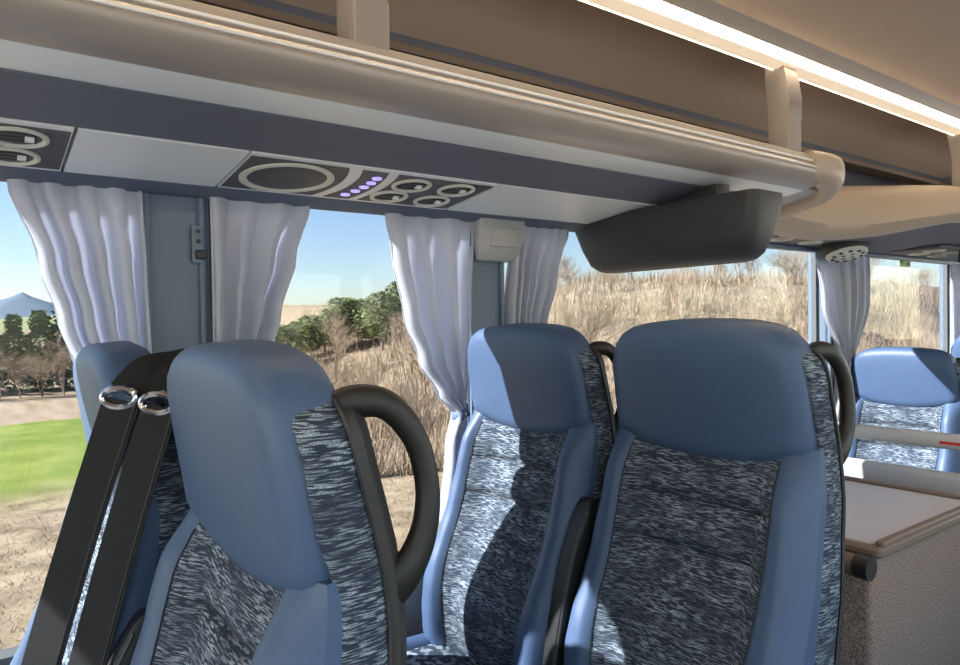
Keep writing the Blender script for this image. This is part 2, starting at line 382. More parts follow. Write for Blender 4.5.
def service_unit(y0, y1, label, full):
    c = sp(.5, (y0 + y1) / 2); t = thing('service_unit', label, 'service panel', (c[0], c[1], c[2] + Z), 'overhead service units in the rack')
    off = Vector(c)
    def put(mb, nm, m, parent=t, auto=35):
        mb.v = [tuple(Vector(v) - off) for v in mb.v]; return mb.obj(nm, M[m], parent, True, None, auto)
    base = MB(); g = .0025
    base.loft([[sp(.01, y, .001), sp(.99, y, .001), sp(.99, y, -.02), sp(.01, y, -.02)] for y in (y0 + g, y1 - g)])
    put(base, 'base_plate', 'silver', auto=30)
    e = y0
    # speaker field, button field and nozzle field as charcoal inlays with curved joints
    def curve(yc, bulge): return [(a, yc + bulge * (1 - (2 * a - 1) ** 2)) for a in [.07 + .86 * k / 10 for k in range(11)]]
    L = [(.07, e + .006), (.93, e + .006)]
    poly_plate(q := MB(), [(.07, e + .006)] + curve(e + .185, .028) + [(.93, e + .006)], .001, .0015); put(q, 'speaker_field', 'inlay')
    poly_plate(q := MB(), curve(e + .213, .028) + curve(e + .272, .020)[::-1], .001, .0015); put(q, 'button_field', 'inlay')
    poly_plate(q := MB(), curve(e + .295, .020) + [(.93, e + .535), (.07, e + .535)], .001, .0015); put(q, 'nozzle_field', 'inlay')
    annulus(q := MB(), .5, e + .105, .076, .090, .0025, .005); sk = put(q, 'speaker_ring', 'cream')
    dome(q := MB(), .5, e + .105, .074, .002, .002); put(q, 'speaker_grille', 'inlay', sk)
    for k in range(5):
        a = .22 + .14 * k; y = e + .245 + .024 * (1 - (2 * a - 1) ** 2) + (.5 - a) * .02
        dome(q := MB(), a, y, .0085, .0025, .003, 14, .011); put(q, 'button', 'button')
    for a, yy in ((.30, .358), (.70, .352), (.28, .468), (.70, .462)):
        annulus(q := MB(), a, e + yy, .0335, .0425, .0025, .005); rg = put(q, 'air_nozzle', 'cream')
        dome(q := MB(), a, e + yy, .033, -.003, .003); hub = put(q, 'nozzle_ball', 'black', rg)
        q = MB(); W_ = (SB - SA).length
        for s_ in (-.016, 0, .016):
            q.loft([[sp(a + (s_ + dx) / W_, e + yy + dy, d) for dx, d in ((-.002, 0), (.002, 0), (.001, .005), (-.001, .005))] for dy in (-.026, .026)])
        put(q, 'nozzle_slat', 'shell', rg)
        q = MB(); q.loft([[sp(a + (dx) / W_, e + yy + .012 + dy, d) for dx, d in ((-.006, 0), (.006, 0), (.005, .008), (-.005, .008))] for dy in (-.002, .010)])
        put(q, 'nozzle_tab', 'silver', rg)
    return t
service_unit(.392, .938, 'service unit with speaker, violet buttons and four air nozzles above the narrow window', True)
service_unit(-.41, .130, 'service unit with air nozzles over the window with hanging belts', True)

# ------------------------------------------------------------------ fold-down monitor
mon = thing('fold_down_monitor', 'dark folded-down monitor housing under the end of the rack', 'monitor', (-1.2, 1.47, Z + .2))
def mon_ring(zz, x0, x1, ya, yb, r): return [(x + 1.2, y - 1.47, zz - .2) for x, y in rrect(x0, x1, ya, yb, r, 4)]
MB().loft([mon_ring(.292, -1.49, -.895, 1.42, 1.55, .02), mon_ring(.27, -1.488, -.892, 1.417, 1.552, .025), mon_ring(.20, -1.462, -.905, 1.425, 1.54, .03), mon_ring(.155, -1.44, -.918, 1.434, 1.525, .034),
           mon_ring(.14, -1.42, -.932, 1.448, 1.512, .03), mon_ring(.134, -1.395, -.955, 1.462, 1.50, .018)]).obj('shell', M['monitor'], mon)
MB().box((-.02, 0.0, .085), (.18, .05, .14), .01).obj('hinge_mount', M['black'], mon)

# ------------------------------------------------------------------ rear luggage rack with S-shaped front
rk2 = thing('luggage_rack', 'rear luggage rack with thick curved beige front beyond the stairwell', 'luggage rack', (-1.2, 3.0, Z + .35))
pth = [(-1.22, 1.96, .295, .425), (-1.20, 2.10, .268, .428), (-1.165, 2.25, .254, .43), (-1.09, 2.40, .262, .432), (-1.00, 2.53, .288, .433), (-.945, 2.67, .312, .435), (-.925, 2.85, .325, .437), (-.92, 3.2, .330, .438), (-.92, 6.3, .33, .438)]
c2 = catmull([(a, b, c) for a, b, c, d in pth], 5); c3 = catmull([(a, b, d) for a, b, c, d in pth], 5); rings = []
for i, p in enumerate(c2):
    t = (c2[min(i + 1, len(c2) - 1)] - c2[max(i - 1, 0)]); t.z = 0; t.normalize(); nrm = Vector((t.y, -t.x, 0))
    zb, zt = p.z, c3[i].z; H = zt - zb
    sec = [(-.06, .02), (.0, 0), (.035, .06), (.055, .22), (.052, .45), (.032, .75), (.012, .95), (-.005, 1.0), (-.025, .97), (-.03, .8), (-.06, .5)]
    rings.append([(p.x + nrm.x * a + 1.2, p.y + nrm.y * a - 3.0, zb + H * f - .35) for a, f in sec])
MB().loft(rings).obj('front_rail', M['beige'], rk2)
q = MB(); v0 = []; n = len(c2)
for p in c2: v0.append([(p.x - .05 + 1.2, p.y - 3, p.z + .012 - .35), (-1.20 + min(0, p.x + 1.1) + 1.2 - .0, p.y - 3, .298 - .35), (-1.495 + 1.2, p.y - 3, .275 - .35), (-1.495 + 1.2, p.y - 3, .33 - .35), (p.x - .05 + 1.2, p.y - 3, p.z + .06 - .35)])
q.loft(v0).obj('underside_panel', M['band'], rk2)
for y in (2.80, 3.9, 5.0):
    mb = MB(); pts = [(-.925, .43), (-.93, .50), (-.92, .54), (-.93, .60), (-.955, .64), (-1.0, .64), (-.985, .54), (-.985, .42)]
    mb.loft([[(x + 1.2, y - .034 - 3, z - .35) for x, z in pts], [(x + 1.2, y + .034 - 3, z - .35) for x, z in pts]]).obj('bracket', M['bracket'], rk2, True, None, 25)
# partition end inside the rear rack
MB().box((-1.42 + 1.2, 3.55 - 3, -.02), (-.99 + 1.2, 3.58 - 3, .27)).obj('end_partition', M['band'], rk2, False)
# two rear service units
for y0, lab in ((2.12, 'small service grille under the curved rack front'), (3.25, 'rear service grille under the rack over the far seats')):
    t = thing('service_grille', lab, 'service panel', (-1.3, y0 + .25, Z + .282), 'rear service grilles')
    MB().box((-.12, -.25, .0), (.10, .25, .012), .003).obj('base_plate', M['inlay'], t)
    MB().box((-.105, -.235, -.002), (.085, .235, .002)).obj('grille_field', M['inlay'], t, False)
    for k in range(4):
        q = MB(); cx, cy = (-.06 if k % 2 else .04), -.15 + .1 * k
        q.tube([(cx + .038 * cos(a), cy + .038 * sin(a), -.003) for a in [2 * pi * i / 24 for i in range(24)]], .005, 6, closed_path=True).obj('air_nozzle', M['cream'], t)
# oval perforated speaker at the pillar
sk = thing('oval_speaker', 'oval silver perforated speaker above the tied rear curtain', 'speaker', (-1.36, 2.79, Z + .252))
def ov(rx, ry, z, n=32): return [(rx * cos(2 * pi * k / n), ry * sin(2 * pi * k / n), z) for k in range(n)]
MB().loft([ov(.07, .125, .04), ov(.075, .135, .012), ov(.07, .13, -.004)]).obj('housing', M['shell'], sk)
MB().loft([ov(.066, .118, -.003), ov(.064, .115, -.010), ov(.045, .085, -.015), ov(.02, .03, -.017)]).obj('grille', M['cream'], sk)
for k in range(14):
    rr_ = .3 if k < 4 else .72; aa = 2 * pi * k / (4 if k < 4 else 10); cx, cy = .064 * rr_ * cos(aa), .115 * rr_ * sin(aa)
    MB().loft([[(cx + f * .007 * cos(b), cy + f * .013 * sin(b), z) for b in [2 * pi * i / 10 for i in range(10)]] for f, z in ((1, -.008), (1, -.0175), (.6, -.018))]).obj('hole', M['black'], sk)
for o_ in [o for o in C.objects if o.parent == sk]: o_.rotation_euler = (0, radians(-22), 0)
vt = thing('air_vent', 'dark ribbed air vent hanging below the rear rack', 'vent', (-1.15, 3.62, Z + .235))
MB().box((-.07, -.13, 0), (.07, .13, .05), .008).obj('housing', M['shell'], vt)
for k in range(9): MB().box((-.074, -.115 + k * .026, -.004), (.074, -.103 + k * .026, .04)).obj('rib', M['black'], vt, False)

# ------------------------------------------------------------------ window furniture
pl = thing('hinge_plate', 'small grey plate with screws on the window pillar', 'bracket', (WX + .03, .368, Z + .165))
MB().box((0, -.012, -.038), (.007, .012, .038), .003).obj('plate', M['trimgrey'], pl)
for zz in (.026, .006): MB().tube([(.005, 0, zz), (.010, 0, zz)], .0045, 10).obj('screw', M['black'], pl)
MB().box((.005, -.006, -.03), (.018, .016, -.012), .004).obj('latch', M['black'], pl)
hb = thing('curtain_housing', 'light grey moulded housing on the window pillar beside curtains', 'housing', (WX + .025, 1.12, Z + .215))
MB().loft([[(x, y, z) for x, y in rrect(-.0, dx, -wy, wy + e2, .01, 3)] for z, dx, wy, e2 in ((.052, .045, .070, .012), (.0, .045, .070, .012), (-.03, .04, .066, .0), (-.052, .03, .062, -.012), (-.056, .024, .056, -.016))]).obj('cover', M['housing'], hb)
MB().box((.040, -.04, -.02), (.049, .05, .03), .004).obj('cover_lid', M['housing'], hb)
st = thing('exit_sticker', 'small green and yellow sticker high on the rear window', 'sticker', (WX - .0225, 3.70, Z + .262))
MB().box((0, -.062, -.022), (.0015, .062, .022)).obj('backing', M['yellow'], st, False)
MB().box((.001, -.056, -.017), (.0022, -.004, .017)).obj('green_field', M['green'], st, False)
MB().box((.001, .004, -.017), (.0022, .056, -.002)).obj('dark_field', M['shell'], st, False)
# curtain rail along the top
cr = tag(MB().box((WX + .018, -2.5, Z + .262), (WX + .05, 6.3, Z + .275)).obj('curtain_rail', M['trimgrey'], None, False), 'thin grey curtain rail along the window tops', 'rail')

def curtain(name, label, left, right, folds, amp, z0, z1, seed, x0=-1.460, tie=None, group='window curtains'):
    rnd = random.Random(seed); nu, nz = folds * 10, 40
    ph = [rnd.uniform(-.5, .5) for _ in range(folds + 2)]; am = [rnd.uniform(.6, 1.25) for _ in range(folds + 2)]
    yc, zc = (left[0][1] + right[0][1]) / 2, (z0 + z1) / 2
    t = thing(name, label, 'curtain', (x0, yc, zc), group)
    g = []
    for j in range(nz + 1):
        z = z1 + (z0 - z1) * j / nz; zr = z - Z; yl, yr = interp(left, -zr), interp(right, -zr); row = []
        comp = (right[0][1] - left[0][1]) / max(.02, yr - yl)
        for i in range(nu + 1):
            u = i / nu; f = u * folds; k = int(min(folds - 1, f)); fr = f - k
            a = am[k] * (1 - fr) + am[k + 1] * fr; p = ph[k] * (1 - fr) + ph[k + 1] * fr
            wv = sin(2 * pi * (f + p * .5)) * a
            x = x0 + amp * (.3 + .7 * sm(0, .16, z1 - z)) * wv * min(1.3, comp ** .3) + .004 * sin(5 * z + 9 * u)
            row.append((x - x0, yl + (yr - yl) * (u + .014 * sin(2 * pi * f * 2 + 3)) - yc, z - zc))
        g.append(row)
    mb = MB(); mb.loft(g, False, False)
    o = mb.obj('cloth', M['curtain'], t, True, None, 80)
    md = o.modifiers.new('solid', 'SOLIDIFY'); md.thickness = .0018
    hem = MB()
    for e in (0, nu):
        hem.tube([g[j][e] for j in range(0, nz + 1, 2)], .0035, 6)
    hem.obj('hem', M['curtain'], t)
    if tie:
        zt, ya, yb, nm = tie
        ring = [(.028 * cos(a), (ya + yb) / 2 - yc + ((yb - ya) / 2 + .006) * sin(a), zt + Z - zc + .010 * sin(a)) for a in [2 * pi * i / 20 for i in range(20)]]
        q = MB(); q.loft([[(x * s, y, z + h) for x, y, z in ring] for s, h in ((1, -.013), (1.08, 0), (1, .013))], True, False)
        tb = q.obj('tieback', M[nm], t); s2 = tb.modifiers.new('solid', 'SOLIDIFY'); s2.thickness = .002
        MB().tube([(.030, (ya + yb) / 2 - yc + .0, zt + Z - zc), (.040, (ya + yb) / 2 - yc, zt + Z - zc)], .006, 10).obj('snap', M['chrome'], t)
    return t
# tables are (metres below eye level, y)
curtain('curtain', 'pale curtain with sunlit edge behind the seat with hanging belts', [(-.265, .052), (-.12, .097), (-.015, .125), (.077, .152), (.25, .20), (.55, .21)], [(-.265, .262), (-.1, .266), (.1, .272), (.3, .275), (.55, .28)], 4, .022, .70, Z + .278, 3)
curtain('curtain', 'pale curtain drawn right of the grey pillar with screw plate', [(-.265, .392), (.55, .392)], [(-.265, .600), (-.14, .557), (-.03, .522), (.055, .500), (.25, .46), (.55, .46)], 3, .022, .70, Z + .278, 5)
curtain('curtain', 'pale curtain swept to a tieback beside the curtain housing', [(-.265, .792), (-.163, .811), (-.02, .841), (.09, .882), (.18, .938), (.228, .983), (.30, .96), (.55, .93)], [(-.265, 1.050), (-.05, 1.035), (.15, 1.022), (.23, 1.012), (.35, 1.03), (.55, 1.04)], 3, .024, .70, Z + .278, 11, tie=(-.23, .983, 1.010, 'tieblue'))
curtain('curtain', 'narrow tightly pleated curtain between housing and monitor', [(-.265, 1.180), (.0, 1.160), (.55, 1.15)], [(-.265, 1.392), (-.12, 1.335), (.012, 1.29), (.2, 1.25), (.55, 1.25)], 6, .018, .70, Z + .278, 13)
curtain('curtain', 'pale curtain gathered by a blue tieback at the rear pillar', [(-.28, 2.735), (-.07, 2.79), (.19, 2.925), (.27, 2.90), (.55, 2.86)], [(-.28, 3.19), (-.07, 3.165), (.194, 3.015), (.27, 3.03), (.55, 3.08)], 6, .022, .70, Z + .286, 17, tie=(-.193, 2.925, 3.015, 'tieblue'))
curtain('curtain', 'cream curtain at the far rear window edge', [(-.28, 4.06), (.2, 4.09), (.55, 4.1)], [(-.28, 4.38), (.2, 4.30), (.55, 4.3)], 5, .02, .70, Z + .286, 19)

# ------------------------------------------------------------------ coach seats
def tilt_at(t): return radians(13.5 - 23 * sm(.44, .60, t))     # leaning back, headrest set upright
CL = [(0.0, 0.0)]
for k in range(200):
    q = tilt_at((k + .5) * .005 - .1); CL.append((CL[-1][0] + .005 * sin(q), CL[-1][1] + .005 * cos(q)))
CY0, CZ0 = CL[20]
def bend(x, y, t, z0=.452):      # back-frame coordinates: y depth (+ rearwards), t along the back
    f = max(0, min(198.999, (t + .1) / .005)); k = int(f); f -= k
    cy = CL[k][0] * (1 - f) + CL[k + 1][0] * f - CY0; cz = CL[k][1] * (1 - f) + CL[k + 1][1] * f - CZ0; q = tilt_at(t)
    return (x, cy + y * cos(q), z0 + cz - y * sin(q))
HW = [(0, .214), (.15, .218), (.32, .216), (.45, .210), (.56, .2035), (.62, .2020)]
def hw(t): return interp(HW, t)
def front(x, t):
    b = .040 * sm(.10, .155, abs(x)) * (1 - .7 * sm(.46, .56, t)) * (1 - .9 * sm(hw(t) - .035, hw(t) + .004, abs(x)))
    return -.030 * math.exp(-((t - .14) / .13) ** 2) - b
def make_patch(xl, xr, t0, t1, na, nt_, puff, skirt=.04, crease=None):
    g = []
    for j in range(nt_ + 1):
        v = j / nt_; row = []
        for i in range(na + 1):
            u = i / na; ta = t0(u) + (t1(u) - t0(u)) * v; a, b = xl(ta), xr(ta); x = a + (b - a) * u
            e = (1 - abs(2 * u - 1) ** 4) * (1 - abs(2 * v - 1) ** (4 if crease is None else 14))
            y = front(x, ta) - puff * e
            if crease: y += crease * sin(95 * ta + 6 * u + 2 * sin(9 * ta)) * e
            row.append((x, y, ta))
        g.append(row)
    bd = [g[0][i] for i in range(na + 1)] + [g[j][na] for j in range(1, nt_ + 1)] + [g[nt_][i] for i in range(na - 1, -1, -1)] + [g[j][0] for j in range(nt_ - 1, 0, -1)]
    mb = MB(); mb.loft([[bend(*p) for p in r] for r in g], False, False)
    mb.loft([[bend(*p) for p in bd], [bend(p[0], p[1] + skirt, p[2]) for p in bd]], True, False)
    return mb
def pillow(outline, rings, n=56):    # rings: (inset, y); outline in (x,t)
    o = resample(outline, n); cx = sum(p[0] for p in o) / n; cy = sum(p[1] for p in o) / n; out = []
    for r in rings:
        if len(r) == 2: pts = inset(o, r[0]); out.append([bend(x, r[1], t) for x, t in pts])
        else:
            pts = inset(o, r[0]); out.append([bend(cx + (x - cx) * r[2], r[1], cy + (t - cy) * r[2]) for x, t in pts])
    return MB().loft(out)
def arc_bottom(x): return .508 + .75 * x * x
def make_seat(name, label, side=1, armrest=0, group='blue coach seats'):
    """side: +1 when the grab handle is at +x; armrest: x side of a raised armrest or 0"""
    t = thing(name, label, 'coach seat', (0, 0, 0), group)
    # fabric-covered side body
    full = [(hw(tt), tt) for tt in [k * .62 / 22 for k in range(23)]] + [(.2020, .635), (.2015, .65), (.2005, .662), (.198, .674), (.193, .685), (.184, .694), (.170, .701), (.14, .707), (.08, .71), (0, .711)]
    full = full + [(-x, tt) for x, tt in full[::-1][1:]]
    sb = MB(); o_ = full; nn_ = len(full)
    def dp(tt): return .040 + .030 * sm(.70, .30, tt)          # the side grows deeper towards the seat
    sb.loft([[bend(x, f * dp(tt) + c - (1 - f) * .011 * sm(.535, .59, tt), tt) for x, tt in inset(o_, i_)] for i_, f, c in ((.014, 1, .004), (.003, 1, -.001), (0, 1, -.008), (0, 0, .018), (.001, 0, .011), (.004, 0, .008), (.016, 0, .010))], True, False)
    sb.obj('side_body', M['fabric'], t)
    # moulded rear shell
    sh = MB(); sh.loft([[bend(x, f * dp(tt) + c, tt) for x, tt in inset(o_, i_)] for i_, f, c in ((.006, 1, -.004), (.004, 1, .012), (.014, 1, .024), (.035, 1, .030))], True, False)
    e_ = 3 * nn_; sh.f += [(e_ + i, e_ + i + 1, e_ + nn_ - 2 - i, e_ + nn_ - 1 - i) for i in range(nn_ // 2)]
    sh.obj('rear_shell', M['shell'], t)
    MB().tube([bend(x, dp(tt) + .001, tt) for x, tt in inset(o_, .0005)], .003, 6, closed_path=True).obj('piping', M['black'], t)
    # headrest cushion
    hr = []
    xs = [-.168 + .336 * k / 18 for k in range(19)]
    hr += [(x, arc_bottom(x)) for x in xs]
    hr += [(.180, .5345), (.189, .543), (.194, .556), (.1955, .575), (.195, .61), (.1935, .64), (.191, .665), (.186, .690), (.1765, .712), (.159, .730), (.135, .741), (.10, .7475), (.05, .751), (0, .752)]
    hr += [(-x, tt) for x, tt in hr[19:][::-1][1:]]
    pillow(hr, [(.030, .050), (.010, .047), (.003, .038), (.001, .012), (0, .0), (.002, -.008), (.007, -.015), (.013, -.020), (.02, -.024, 1), (.02, -.0265, .92), (.02, -.029, .75), (.02, -.0305, .55), (.02, -.0315, .35), (.02, -.032, .15), (.02, -.032, .02)], 120).obj('headrest', M['leather'], t)
    # centre fabric panels with quilting seams, leather bolsters
    xin = lambda tt: interp([(0, .132), (.25, .148), (.40, .150), (.56, .146)], tt)
    segs = [(0, .355), (.355, .437), (.437, .535)]
    for a, b in segs:
        make_patch(lambda tt: -xin(tt), xin, lambda u, a=a: a, lambda u, b=b: b, 16, 24 if b < .4 else 12, .018).obj('back_panel', M['fabric'], t)
    for s in (-1, 1):
        f0 = (lambda tt, s=s: s * xin(tt)); f1 = (lambda tt, s=s: s * (hw(tt) - .002))
        if s < 0: f0, f1 = f1, f0
        make_patch(f0, f1, lambda u: 0.0, lambda u: .552, 8, 48, .014, .05, .0007).obj('side_bolster', M['leather'], t)
    for tt in (.355, .437):
        MB().tube([bend(x, front(x, tt) - .0015, tt) for x in [-xin(tt) + 2 * xin(tt) * k / 12 for k in range(13)]], .0012, 5).obj('seam', M['black'], t)
    for s in (-1, 1):
        MB().tube([bend(s * xin(tt), front(xin(tt), tt) - .002, tt) for tt in [.02 * k for k in range(27)]], .001, 5).obj('seam', M['black'], t)
    # seat cushion
    cu = MB(); rings = []
    for z, i_ in ((.30, .03), (.315, .01), (.34, 0), (.42, 0), (.445, .008), (.458, .03), (.462, .07)):
        rings.append([(x, y, z + (.02 * sm(.05, -.45, y))) for x, y in resample(inset(rrect(-.22, .22, -.47, .03, .06, 5), i_), 48)])
    cu.loft(rings).obj('seat_cushion', M['fabric'], t)
    for s in (-1, 1):
        rr_ = []
        for y in [-.47 + .04 * k for k in range(13)]:
            rr_.append([(s * (.185 + .04 * cos(a)), y, .43 + .045 * sin(a) + .02 * sm(.05, -.45, y)) for a in [2 * pi * k / 12 for k in range(12)]])
        MB().loft(rr_).obj('cushion_bolster', M['leather'], t)
    MB().box((-.20, -.36, .24), (.20, 0, .305), .01).obj('seat_frame', M['shell'], t)
    for y in (-.28, -.04): MB().box((-.12, y - .03, .0), (-.06, y + .03, .25), .008).obj('leg', M['shell'], t); MB().box((.06, y - .03, .0), (.12, y + .03, .25), .008).obj('leg', M['shell'], t)
    # loop grab handle on the aisle side of the back
    xh = side * .186
    lp = [(xh * .90, .035, .680), (xh * .95, .060, .690), (xh * .99, .088, .680), (xh * 1.01, .108, .645), (xh * 1.02, .112, .605), (xh * 1.03, .106, .577), (xh * 1.03, .094, .555), (xh * 1.03, .076, .538), (xh * 1.0, .056, .525)]
    pts = catmull([Vector(p) for p in lp], 6)
    h = MB(); ringz = []
    for i, p in enumerate(pts):
        d = (pts[min(i + 1, len(pts) - 1)] - pts[max(i - 1, 0)]).normalized(); nx = Vector((1, 0, 0)); b = d.cross(nx).normalized()
        k_ = i / (len(pts) - 1); wd = .0115 + .007 * (1 - sin(pi * k_)) ; th = .0115
        ringz.append([bend(*(p + nx * cos(a) * th + b * sin(a) * wd)) for a in [2 * pi * k / 14 for k in range(14)]])
    h.loft(ringz).obj('grab_handle', M['handle'], t)
    if armrest:
        xa = armrest
        q = MB(); prof = [(-.012, .05), (-.030, .07), (-.040, .12), (-.040, .24), (-.030, .33), (-.012, .40), (.004, .415), (.014, .40), (.014, .30), (.010, .16), (.020, .07), (.012, .045)]
        prof = [(p.x, p.y) for p in catmull([Vector((a, b, 0)) for a, b in prof + [prof[0]]], 3)][:-1]
        q.loft([[bend(xa + dx, a * s_ - .045, .18 + (b - .18) * s_ - .02) for a, b in prof] for dx, s_ in ((-.017, .90), (-.013, 1), (.013, 1), (.017, .90))])
        am = q.obj('armrest', M['black'], t, True, None, 30)
        MB().tube([bend(xa - .022, -.05, .045), bend(xa + .022, -.05, .045)], .026, 18).obj('pivot', M['black'], am)
        q = MB(); q.tube([bend(xa + .016, a - .045, b - .02) for a, b in [(-.036, .10), (-.037, .22), (-.028, .32), (-.010, .392)]], .0025, 6); q.obj('armrest_seam', M['shell'], am)
    return t
def ribbon(path, wvec, width, th=.0016):
    rings = []
    for p, wv in zip(path, wvec):
        p = Vector(p); i = len(rings); t = Vector(path[min(i + 1, len(path) - 1)]) - Vector(path[max(i - 1, 0)]); t.normalize()
        wv = Vector(wv); wv = (wv - t * wv.dot(t)).normalized(); nn = t.cross(wv)
        rings.append([p + wv * width / 2 + nn * th / 2, p + wv * width / 2 - nn * th / 2, p - wv * width / 2 - nn * th / 2, p - wv * width / 2 + nn * th / 2])
    return MB().loft(rings)
def add_belt(t, xs, dy, ring_pos, bottom, wv, slot):
    """belt from a slot at the seat shoulder over a chrome ring and down"""
    r = Vector(ring_pos)
    up = [tuple(p) for p in catmull([Vector(slot), Vector(slot).lerp(r, .45) + Vector((0, -.012, .012)), r + Vector((0, .004, .010))], 6)]
    ribbon(up, [(.35, .94, -.2)] * len(up), .042).obj('belt_webbing', M['webbing'], t)
    dn = [tuple(r.lerp(Vector(bottom), k / 12) + Vector((0, -.004 * sin(pi * k / 12), 0))) for k in range(13)]
    ribbon(dn, [wv] * 13, .050).obj('belt_webbing', M['webbing'], t)
    edge = [Vector(p) + Vector(wv).normalized() * .021 + Vector((.0006, -.0015, 0)) for p in dn]
    MB().tube(edge, .0012, 5).obj('belt_selvage', M['shell'], t)
    a = Vector(wv).normalized(); rg = [r + a * .023 * cos(q) + Vector((0, -.002, .012 * sin(q) + .004)) for q in [2 * pi * k / 24 for k in range(24)]]
    MB().tube(rg, .0045, 8, closed_path=True).obj('belt_ring', M['chrome'], t)

XA, XWN = -.738, -1.180
a_ai = make_seat('coach_seat', 'blue coach seat with large loop handle beside the hanging belts', 1, -.222)
a_ai.location = (XA, .118, -.006)
a_wi = make_seat('coach_seat', 'window coach seat with black belts threaded through chrome rings', 1, 0)
a_wi.location = (XWN, .065, -.012)
b_wi = make_seat('coach_seat', 'sunlit window coach seat beside the tied curtain', 1, 0)
b_wi.location = (XWN, .875, .005)
b_ai = make_seat('coach_seat', 'shaded blue coach seat standing before the table ledge', 1, -.222)
b_ai.location = (XA, .905, .01)
add_belt(a_wi, 0, 0, (.195, .085, 1.118), (.152, -.040, .66), (.62, .72, 0), (.188, .170, 1.168))
add_belt(a_wi, 0, 0, (.238, .122, 1.112), (.205, .005, .66), (.66, .66, 0), (.222, .180, 1.160))
MB().box((.165, .165, 1.150), (.235, .195, 1.178), .008).obj('belt_guide', M['black'], a_wi)
c_wi = copy_tree(b_wi); c_wi['label'] = 'rear window coach seat with sun patch behind the guard rail'; c_wi.location = (-1.238, 2.88, -.115)
c_ai = copy_tree(b_wi); c_ai['label'] = 'rear coach seat mostly hidden behind a dark belt post'; c_ai.location = (XA, 3.72, -.10)
d_wi = copy_tree(b_wi); d_wi['label'] = 'pale-lit headrest of the hindmost window coach seat'; d_wi.location = (XWN, 3.75, -.07)
bp_ = thing('belt_post', 'dark belt post with chrome bolt beside the rear sunlit seat', 'seat belt', (-.975, 3.04, 0))
MB().box((-.035, -.03, .0), (.035, .03, 1.05), .012).obj('post_cover', M['black'], bp_)
MB().tube([(-.02, -.04, 1.02), (.0, -.045, 1.02)], .012, 10).obj('bolt', M['chrome'], bp_)

# ------------------------------------------------------------------ table ledge, carpeted partition, guard rail
pt = thing('carpeted_partition', 'grey carpeted stairwell box under the small table', 'partition', (-1.05, 1.75, 0))
MB().box((-.43, -.33, 0), (.40, .22, .728), .012).obj('box_body', M['carpet'], pt)
MB().tube([(.08, -.375, .717), (.400, -.375, .717)], .021, 18).obj('hinge_tube', M['tableedge'], pt)
MB().tube([(.395, -.375, .717), (.423, -.375, .717)], .0235, 18).obj('tube_cap', M['black'], pt)
MB().box((.05, -.40, .70), (.09, -.30, .73), .006).obj('tube_bracket', M['shell'], pt)
MB().tube([(.33, -.335, .64), (.33, -.341, .64)], .005, 10).obj('stud', M['chrome'], pt)
tb = thing('table_ledge', 'small lilac-grey table top with brown rim behind the shaded seat', 'table', (-1.02, 1.66, .73))
MB().box((-.42, -.265, -.0), (.40, .275, .022), .012).obj('rim', M['tableedge'], tb)
MB().box((-.40, -.245, .018), (.378, .253, .0245), .01).obj('top_surface', M['tabletop'], tb)
for nm, a, b in (('rim_bead', (.382, -.25, .02), (.40, .262, .032)), ('rim_bead', (-.4, .256, .02), (.40, .274, .032))): MB().box(a, b, .006).obj(nm, M['tableedge'], tb)
gr = thing('guard_rail', 'light grey two-bar guard rail behind the small table', 'rail', (-1.0, 2.12, 0))
def bar(z0, z1, nm, dy=0):
    rings = [[(x, dy + y, z) for y, z in rrect(-.02, .02, z0, z1, .015, 3)] for x in [-.20 + .05 * k for k in range(19)]]
    return MB().loft(rings).obj(nm, M['railgrey'], gr)
bar(.838, .880, 'upper_bar'); bar(.705, .775, 'lower_bar')
MB().tube(catmull([(-.205, 0, 0.0), (-.205, 0, .5), (-.205, 0, .85), (-.21, 0, .98)], 6), .018, 12).obj('post', M['railgrey'], gr)
MB().box((.66, -.018, 0), (.71, .018, .87), .01).obj('post', M['railgrey'], gr)
MB().box((.22, -.0215, .853), (.40, -.0195, .861)).obj('red_mark', M['red'], gr, False)
MB().box((-.2, -.005, .0), (.66, .005, .70)).obj('infill_panel', M['carpet'], gr, False)

